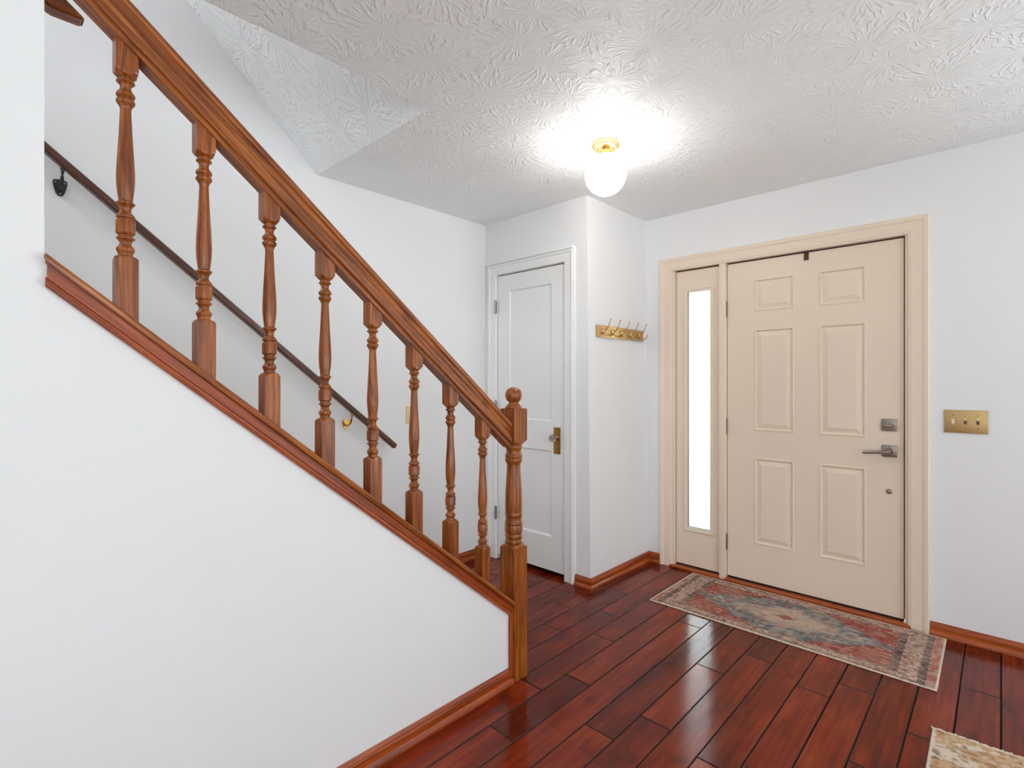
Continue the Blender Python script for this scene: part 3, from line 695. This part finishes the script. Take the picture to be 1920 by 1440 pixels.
def bracket(y, zp, mat, knob, nm, sz):
    """shield plate on the wall, arm up to the rail"""
    zr = HZ(y + 0.004) - 0.022
    bm = bmesh.new()
    sh = [(-0.5, 1.0), (-0.35, 1.05), (0.0, 1.08), (0.35, 1.05), (0.5, 1.0), (0.52, 0.82), (0.44, 0.5), (0.32, 0.2), (0.18, 0.04), (0, 0.0), (-0.18, 0.04), (-0.32, 0.2), (-0.44, 0.5), (-0.52, 0.82)]
    add_prism(bm, [(y + a * 0.046 * sz, zp + b * 0.066 * sz) for a, b in sh], 'X', STAIR_X + 0.0005, STAIR_X + 0.007)
    bmesh.ops.translate(bm, verts=bm.verts, vec=-ho)
    pl = link('bracket', mesh_from('bracket', bm, mat), hr)
    bm = bmesh.new()
    add_tube(bm, [v - ho for v in bez((STAIR_X + 0.006, y, zp + 0.03 * sz), (STAIR_X + 0.045, y, zp + 0.025 * sz), (-2.715, y, zp + 0.05), (-2.715, y + 0.002, zr), 12)], [0.0062] * 9 + [0.005, 0.0048, 0.0055, 0.0065], 12)
    link('bracket_arm', mesh_from('bracket_arm', bm, mat, 50), pl)
    bm = bmesh.new(); add_ball(bm, Vector((-2.715, y + 0.002, zr)) - ho, 0.0095); link('bracket_knob', mesh_from('bracket_knob', bm, knob, 60), pl)
    for a, b in ((-0.028, 0.88), (0.028, 0.88), (0, 0.16)):
        bm = bmesh.new(); add_lathe(bm, [(0.0035, 0), (0.0025, 0.0015)], 10, Matrix.Translation(Vector((STAIR_X + 0.007, y + a * 0.55 * sz, zp + b * 0.066 * sz)) - ho) @ Matrix.Rotation(math.radians(90), 4, 'Y'))
        link('screw', mesh_from('screw', bm, M['steel'] if mat == M['iron'] else M['goldbrass']), pl)
bracket(0.262, 2.035, M['iron'], M['bronze'], 'dark', 0.95)
bracket(1.525, 1.000, M['goldbrass'], M['goldbrass'], 'brass', 0.85)

uh = empty('stair_handrail', (-1.722, -0.6, 0)); tag(uh, 'short brown handrail end with a level cut past the left wall edge at the top', 'handrail')
uo = Vector(uh.location)
bm = bmesh.new()
UT = lambda y: 2.242 - TAN * (y - 0.164)     # top edge
vt = 0.058; zc = 2.203
yb_ = 0.164 + (2.242 - vt - zc) / TAN         # where the underside meets the level cut
yt_ = 0.164 + (2.242 - zc) / TAN
poly = [(-1.3, UT(-1.3) - vt), (yb_, zc), (yt_ - 0.012, zc), (yt_ - 0.006, zc + 0.002), (yt_ - 0.003, zc + 0.006), (-1.3, UT(-1.3) + 0.0)]
add_prism(bm, poly, 'X', -1.744, -1.700)
bmesh.ops.bevel(bm, geom=[e for e in bm.edges if len(e.link_faces) == 2 and e.calc_face_angle(0) > 0.6], offset=0.004, segments=2, affect='EDGES')
bmesh.ops.translate(bm, verts=bm.verts, vec=-uo)
link('rail', mesh_from('rail', bm, M['oakY'], 35), uh)
bm = bmesh.new()
add_box(bm, Vector((LEFT_X - 0.1195, -0.33, UT(-0.3) - 0.12)) - uo, Vector((LEFT_X - 0.127, -0.27, UT(-0.3) - 0.05)) - uo, 0.002)
add_tube(bm, [v - uo for v in bez((LEFT_X - 0.125, -0.3, UT(-0.3) - 0.1), (-1.69, -0.3, UT(-0.3) - 0.1), (-1.722, -0.3, UT(-0.3) - 0.1), (-1.722, -0.3, UT(-0.3) - 0.055), 8)], 0.006)
link('bracket', mesh_from('bracket', bm, M['iron'], 45), uh)

# ------------------------------------------------------------------ ceiling lamp
lamp = empty('ceiling_lamp', (-1.400, 2.140, CEIL)); tag(lamp, 'lit white glass globe lamp on a round brass ceiling plate', 'ceiling lamp')
bm = bmesh.new(); add_lathe(bm, [(0.066, -0.0005), (0.067, -0.004), (0.067, -0.014), (0.064, -0.017), (0.059, -0.0175), (0.058, -0.022), (0.055, -0.0245), (0.020, -0.0255)], 48)
cn = link('canopy', mesh_from('canopy', bm, M['canopy'], 35), lamp)
for s in (-1, 1):
    bm = bmesh.new(); add_lathe(bm, [(0.0035, 0), (0.0035, -0.006), (0.002, -0.008)], 12, Matrix.Translation((s * 0.030, s * 0.022, -0.025)))
    link('screw', mesh_from('screw', bm, M['goldbrass'], 40), cn)
bm = bmesh.new(); add_lathe(bm, [(0.012, -0.0255), (0.012, -0.034), (0.024, -0.038), (0.0265, -0.042), (0.0265, -0.058)], 32)
link('neck', mesh_from('neck', bm, M['canopy'], 35), lamp)
bm = bmesh.new(); add_ball(bm, (0, 0, -0.152), 0.100, 1.0, 32)
link('globe', mesh_from('globe', bm, M['globe'], 80), lamp)

# ------------------------------------------------------------------ coat hooks
HX = HOOK_X - 0.03 * 1.6 / CEIL
ck = empty('coat_hook_rail', (HX, 3.0, 1.6)); tag(ck, 'brass coat rack with five double hooks on the short white wall', 'coat rack')
sc_ = HX / -1.83
y0h, y1h = 2.688 * sc_, 3.259 * sc_
z0h, z1h = 1.28 + (1.5605 - 1.28) * sc_, 1.28 + (1.6365 - 1.28) * sc_
bm = bmesh.new(); add_box(bm, (0.0008, y0h - 3.0, z0h - 1.6), (0.011, y1h - 3.0, z1h - 1.6), 0.0025); link('back_plate', mesh_from('back_plate', bm, M['brass'], 35), ck)
bm = bmesh.new()
add_lathe(bm, [(0.013, 0.0), (0.013, 0.003), (0.009, 0.006), (0.007, 0.014), (0.001, 0.016)], 18, Matrix.Rotation(math.radians(90), 4, 'Y') @ Matrix.Diagonal((1.5, 1, 1, 1)))
add_tube(bm, bez((0.006, 0, 0.006), (0.030, 0, 0.006), (0.044, 0, 0.034), (0.056, 0, 0.072), 12), [0.006, 0.0058, 0.0055, 0.005, 0.0046, 0.0042, 0.0038, 0.0036, 0.0034, 0.0033, 0.0032, 0.0031, 0.003], 10)
add_ball(bm, Vector((0.0565, 0, 0.0735)), 0.0052)
add_tube(bm, bez((0.006, 0, -0.010), (0.020, 0, -0.034), (0.054, 0, -0.036), (0.062, 0, -0.004), 12), [0.0055] * 4 + [0.0045] * 5 + [0.0036] * 4, 10)
add_ball(bm, Vector((0.0622, 0, -0.0025)), 0.005)
hk = mesh_from('hook', bm, M['brass'], 45)
for i in range(5):
    yy = y0h + (y1h - y0h) * (0.118 + 0.194 * i) - 3.0
    link('hook', hk, ck, (0.011, yy, (z0h + z1h) / 2 - 1.6))

# ------------------------------------------------------------------ switch plates
sw = empty('light_switch', (-0.1275, DOOR_Y, 1.0845)); tag(sw, 'brass three toggle light switch plate right of the entrance door', 'light switch')
bm = bmesh.new(); add_box(bm, (-0.0815, -0.0065, -0.0565), (0.0815, -0.0004, 0.0565), 0.003); link('plate', mesh_from('plate', bm, M['brass'], 35), sw)
for i, up in enumerate((-1, 1, 1)):
    x = -0.0475 + 0.0460 * i
    bm = bmesh.new(); add_box(bm, (x - 0.0055, -0.0075, -0.0125), (x + 0.0055, -0.0062, 0.0125), 0.0005); ts = link('toggle_slot', mesh_from('toggle_slot', bm, M['bronze'] if up > 0 else M['ivory']), sw)
    bm = bmesh.new(); add_box(bm, (-0.004, -0.013, -0.0045), (0.004, 0.002, 0.0045), 0.0012); link('toggle', mesh_from('toggle', bm, M['ivory'], 35), ts, (x, -0.009, up * 0.006), (up * math.radians(-28), 0, 0))
    for s in (-1, 1):
        bm = bmesh.new(); add_lathe(bm, [(0.0034, 0), (0.0028, 0.0014), (0.001, 0.0018)], 12, Matrix.Translation((x, -0.0065, s * 0.0305)) @ Matrix.Rotation(math.radians(90), 4, 'X'))
        link('screw', mesh_from('screw', bm, M['goldbrass'], 40), sw)
s2 = empty('light_switch', (STAIR_X, 1.982, 1.066)); tag(s2, 'cream light switch plate on the stair wall, half hidden by a baluster', 'light switch')
bm = bmesh.new(); add_box(bm, (0.0004, -0.035, -0.057), (0.006, 0.035, 0.057), 0.002); link('plate', mesh_from('plate', bm, M['cream'], 35), s2)
bm = bmesh.new(); add_box(bm, (0.0062, -0.004, -0.006), (0.014, 0.004, 0.006), 0.0012); link('toggle', mesh_from('toggle', bm, M['ivory'], 35), s2)

# ------------------------------------------------------------------ rugs (woven colours computed per knot)
def vnoise(h, w, ny, nx, seed):
    g = np.random.default_rng(seed).random((ny + 2, nx + 2))
    yy = np.linspace(0, ny, h)[:, None]; xx = np.linspace(0, nx, w)[None, :]
    yi = yy.astype(int); xi = xx.astype(int); fy = yy - yi; fx = xx - xi
    fy = fy * fy * (3 - 2 * fy); fx = fx * fx * (3 - 2 * fx)
    a = g[yi, xi]; b = g[yi, xi + 1]; c = g[yi + 1, xi]; d = g[yi + 1, xi + 1]
    return (a * (1 - fx) + b * fx) * (1 - fy) + (c * (1 - fx) + d * fx) * fy
def lin(c): return np.array(srgb(*c)[:3])
def lerp(a, b, t_): return a * (1 - t_[..., None]) + b * t_[..., None]
def sst(x, a, b):
    t_ = np.clip((x - a) / (b - a), 0, 1); return t_ * t_ * (3 - 2 * t_)

def grid_rug(name, corners, nx, ny, colours, height, mat, thick):
    """corners: bl, br, tr, tl in world XY; colours (ny,nx,3); height (ny,nx) above thickness; edges run down to the floor"""
    u = np.linspace(0, 1, nx)[None, :, None]; v = np.linspace(0, 1, ny)[:, None, None]
    bl, br, tr, tl = [np.array(c, float) for c in corners]
    P = (bl * (1 - u) + br * u) * (1 - v) + (tl * (1 - u) + tr * u) * v
    c0 = np.array([P[..., 0].mean(), P[..., 1].mean()])
    Zt = thick + height
    top = np.dstack([P[..., 0] - c0[0], P[..., 1] - c0[1], Zt]).reshape(-1, 3)
    border = [(0, i) for i in range(nx)] + [(j, nx - 1) for j in range(1, ny)] + [(ny - 1, i) for i in range(nx - 2, -1, -1)] + [(j, 0) for j in range(ny - 2, 0, -1)]
    bi = [j * nx + i for j, i in border]
    bot = top[bi].copy(); bot[:, 2] = 0.0008
    verts = np.vstack([top, bot])
    idx = np.arange(nx * ny).reshape(ny, nx)
    q = np.stack([idx[:-1, :-1], idx[:-1, 1:], idx[1:, 1:], idx[1:, :-1]], -1).reshape(-1, 4)
    nb = len(bi); off = nx * ny
    sk = np.array([[bi[(k + 1) % nb], bi[k], off + k, off + (k + 1) % nb] for k in range(nb)])
    faces = np.vstack([q, sk])
    me = bpy.data.meshes.new(name)
    me.vertices.add(len(verts)); me.vertices.foreach_set('co', verts.astype(np.float32).ravel())
    me.loops.add(faces.size); me.loops.foreach_set('vertex_index', faces.astype(np.int32).ravel())
    me.polygons.add(len(faces)); me.polygons.foreach_set('loop_start', np.arange(0, faces.size, 4, dtype=np.int32))
    me.update(calc_edges=True); me.validate()
    at = me.color_attributes.new('yarn', 'FLOAT_COLOR', 'POINT')
    cc_ = np.ones((len(verts), 4), np.float32); cc_[:off, :3] = colours.reshape(-1, 3); cc_[off:, :3] = colours.reshape(-1, 3)[bi]
    at.data.foreach_set('color', cc_.ravel())
    me.materials.append(mat); me.polygons.foreach_set('use_smooth', [True] * len(me.polygons))
    return link(name, me, None, (c0[0], c0[1], 0.001))

def m_yarn(name, sc):
    t = NT(name); a = t.n('ShaderNodeAttribute', attribute_name='yarn')
    n = t.noise(t.obj(), sc, 2)
    t.set(Base_Color=t.mix(t.math('MULTIPLY', t.sstep(n, 0.35, 0.75), 0.22), a.outputs['Color'], (0.03, 0.02, 0.02, 1)), Roughness=0.95)
    t.b.inputs['Specular IOR Level'].default_value = 0.1
    t.bump(n, 0.5, 0.0015); return t.m

# Persian style runner
LX, LY = 1.304, 0.592
nx, ny = 560, 256
x = np.linspace(0, LX, nx)[None, :] * np.ones((ny, 1)); y = np.linspace(0, LY, ny)[:, None] * np.ones((1, nx))
red, rose, grey, beige, dark, cream, blue, pink = [lin(c) for c in ((154, 70, 57), (178, 106, 92), (136, 136, 132), (204, 176, 154), (64, 56, 60), (222, 206, 186), (104, 108, 116), (190, 150, 138))]
wob = (vnoise(ny, nx, 10, 22, 1) - 0.5) * 0.03
cx, cyy = LX / 2, LY / 2
dxn, dyn = np.abs(x - cx), np.abs(y - cyy)
n1 = vnoise(ny, nx, 60, 40, 2); n2 = vnoise(ny, nx, 110, 90, 3); n3 = vnoise(ny, nx, 30, 26, 4); n4 = vnoise(ny, nx, 16, 34, 5); n5 = vnoise(ny, nx, 128, 200, 6)
c = lerp(np.broadcast_to(red, (ny, nx, 3)), rose, sst(n1, 0.45, 0.8))
c = lerp(c, np.broadcast_to(beige, c.shape), 0.75 * sst(n2, 0.72, 0.85)); c = lerp(c, np.broadcast_to(dark, c.shape), 0.6 * sst(n5, 0.74, 0.88))
# grey medallion: long diamond with stepped edges
med = dxn / 0.50 + dyn / 0.30 + wob * 5
stp = np.round(med * 22) / 22 * 0.5 + med * 0.5
inm = 1 - sst(stp, 0.95, 1.0)
g_ = lerp(np.broadcast_to(grey, c.shape), np.broadcast_to(blue, c.shape), sst(n3, 0.45, 0.75)); g_ = lerp(g_, np.broadcast_to(beige, c.shape), 0.8 * sst(n1, 0.60, 0.80)); g_ = lerp(g_, np.broadcast_to(dark, c.shape), 0.7 * sst(n2, 0.62, 0.82)); g_ = lerp(g_, np.broadcast_to(rose, c.shape), 0.55 * sst(n4, 0.72, 0.86))
c = lerp(c, g_, inm)
edge = np.exp(-((stp - 0.97) / 0.025) ** 2); c = lerp(c, np.broadcast_to(dark, c.shape), 0.25 * edge)
mi = dxn / 0.27 + dyn / 0.15 + wob * 6
inn = 0.85 * (1 - sst(mi, 0.8, 1.15)); bb = lerp(np.broadcast_to(beige, c.shape), np.broadcast_to(pink, c.shape), sst(n3, 0.5, 0.8)); bb = lerp(bb, np.broadcast_to(grey, c.shape), 0.5 * sst(n1, 0.66, 0.8))
c = lerp(c, bb, inn)
c = lerp(c, np.broadcast_to(red, c.shape), 0.8 * (1 - sst(dxn / 0.05 + dyn / 0.036 + wob * 2, 0.85, 1.05)))
for px_, py_, rr in ((0.30, 0.0, 0.045), (-0.30, 0.0, 0.045), (0.36, 0.0, 0.03), (-0.36, 0.0, 0.03)):      # pale rosettes
    d_ = np.hypot(x - cx - px_, (y - cyy - py_)); c = lerp(c, np.broadcast_to(cream * 0.85, c.shape), 0.65 * np.exp(-((d_ - rr * 0.75) / 0.010) ** 2) * sst(n2, 0.2, 0.6))
# borders
ex = np.minimum(x, LX - x); ey = np.minimum(y, LY - y)
orn = sst(np.sin(x * 2 * np.pi / 0.046 + 6 * n3) * np.sin(y * 2 * np.pi / 0.046 + 5 * n4), 0.2, 0.8)
bord = lerp(np.broadcast_to(beige, c.shape), np.broadcast_to(pink, c.shape), sst(n1, 0.4, 0.7)); bord = lerp(bord, np.broadcast_to(rose * 0.9, c.shape), 0.7 * orn); bord = lerp(bord, np.broadcast_to(dark, c.shape), 0.8 * sst(n2, 0.58, 0.78))
band = lerp(np.broadcast_to(dark, c.shape), np.broadcast_to(pink, c.shape), 0.65 * sst(np.sin((x + y) * 2 * np.pi / 0.017 + 4 * n3), 0.1, 0.8) * sst(n5, 0.25, 0.6))
inb = np.maximum(1 - sst(ex, 0.172, 0.176), 1 - sst(ey, 0.074, 0.078))
c = lerp(c, bord, inb)
b1 = np.maximum(sst(ex, 0.140, 0.144) * (1 - sst(ex, 0.172, 0.176)) * sst(ey, 0.06, 0.066), 0)
b2 = sst(ex, 0.040, 0.043) * (1 - sst(ex, 0.068, 0.072)) * sst(ey, 0.012, 0.016)
b3 = sst(ey, 0.014, 0.017) * (1 - sst(ey, 0.026, 0.03)) * sst(ex, 0.04, 0.045) * 0.7
b4 = sst(ey, 0.064, 0.067) * (1 - sst(ey, 0.074, 0.077)) * sst(ex, 0.14, 0.145) * 0.45
for b_ in (b1, b2, b3, b4): c = lerp(c, band, b_ * (0.55 + 0.45 * n1))
outer = 1 - sst(ex, 0.036, 0.040); c = lerp(c, lerp(np.broadcast_to(pink, c.shape), np.broadcast_to(rose, c.shape), sst(n4, 0.4, 0.6)), outer)
# woven wear: short streaks along the length
wear = vnoise(ny, nx, 200, 70, 7); c = lerp(c, np.broadcast_to(beige * 0.95, c.shape), 0.22 * sst(wear, 0.5, 0.9)); c = lerp(c, np.broadcast_to(dark, c.shape), 0.25 * sst(1 - wear, 0.72, 0.95))
bind = 1 - sst(np.minimum(ex, ey), 0.006, 0.009); c = lerp(c, np.broadcast_to(cream, c.shape), bind)
blot = vnoise(ny, nx, 7, 15, 31); c = lerp(c, np.broadcast_to(beige * 0.9, c.shape), 0.18 * sst(blot, 0.45, 0.85)); c = lerp(c, np.broadcast_to(grey * 0.8, c.shape), 0.25 * sst(vnoise(ny, nx, 40, 60, 32), 0.6, 0.85) * (1 - bind))
c = c * (0.85 + 0.30 * n5[..., None])
hgt = (n5 - 0.5) * 0.0008 + (vnoise(ny, nx, 3, 9, 8) - 0.3) * 0.002 * (ey < 0.05)
rg = grid_rug('runner_rug', ((-1.498, 2.750), (-0.193, 2.752), (-0.197, 3.338), (-1.497, 3.338)), nx, ny, c, hgt, m_yarn('runner_yarn', 260), 0.005)
tag(rg, 'narrow faded red and grey Persian style runner in front of the entrance door', 'rug')

# jute rug
nx2, ny2 = 480, 660
JX, JY = 2.65, 3.65  # extended out of view so its pale weave bounces light to the ceiling
x = np.linspace(0, JX, nx2)[None, :] * np.ones((ny2, 1)); y = np.linspace(0, JY, ny2)[:, None] * np.ones((1, nx2))
a1 = vnoise(ny2, nx2, 340, 115, 21); a2 = vnoise(ny2, nx2, 160, 56, 22); a3 = vnoise(ny2, nx2, 330, 240, 23); a4 = vnoise(ny2, nx2, 68, 40, 24)
tan, brown, pale, rust = [lin(c) for c in ((206, 172, 134), (158, 112, 74), (228, 214, 196), (186, 134, 102))]
c = lerp(np.broadcast_to(tan, (ny2, nx2, 3)), np.broadcast_to(brown, (ny2, nx2, 3)), 0.8 * sst(a1, 0.5, 0.85))
c = lerp(c, np.broadcast_to(rust, c.shape), 0.6 * sst(a2, 0.6, 0.85)); c = lerp(c, np.broadcast_to(pale, c.shape), 0.85 * sst(a4 * 0.3 + a3 * 0.35 + a2 * 0.35, 0.52, 0.68))
c = lerp(c, np.broadcast_to(brown * 0.45, c.shape), 0.8 * sst(1 - a1, 0.74, 0.92))
e2 = np.minimum(np.minimum(x, JX - x), np.minimum(y, JY - y)); c = lerp(c, np.broadcast_to(pale, c.shape), 1 - sst(e2, 0.007, 0.012))
row = np.abs(np.sin(y * np.pi / 0.0145 + 0.7 * np.sin(x * 2 * np.pi / 0.03)))
hgt = 0.003 * row + 0.002 * a1
jr = grid_rug('jute_rug', ((-0.154, -1.2), (2.48, -1.08), (2.46, 2.583), (-0.184, 2.447)), nx2, ny2, c, hgt, m_yarn('jute_yarn', 180), 0.006)
tag(jr, 'woven tan jute rug with a pale edge in the lower right corner', 'rug')
# frayed pale yarn ends along its far edge
bm = bmesh.new(); rr = random.Random(3); jl = Vector(jr.location)
for i in range(70):
    s = i / 69; px_ = -0.184 + 1.604 * s; py_ = 2.447 + 0.083 * s
    a = rr.uniform(-0.012, 0.012); l = rr.uniform(0.003, 0.012)
    add_tube(bm, [Vector((px_, py_ - 0.003, 0.006)) - jl, Vector((px_ + a * 0.5, py_ + l * 0.5, 0.008)) - jl, Vector((px_ + a, py_ + l, 0.003)) - jl], [0.0028, 0.0024, 0.0012], 6)
fr = link('fringe', mesh_from('fringe', bm, M['ivory'], 60), jr); fr['kind'] = 'stuff'
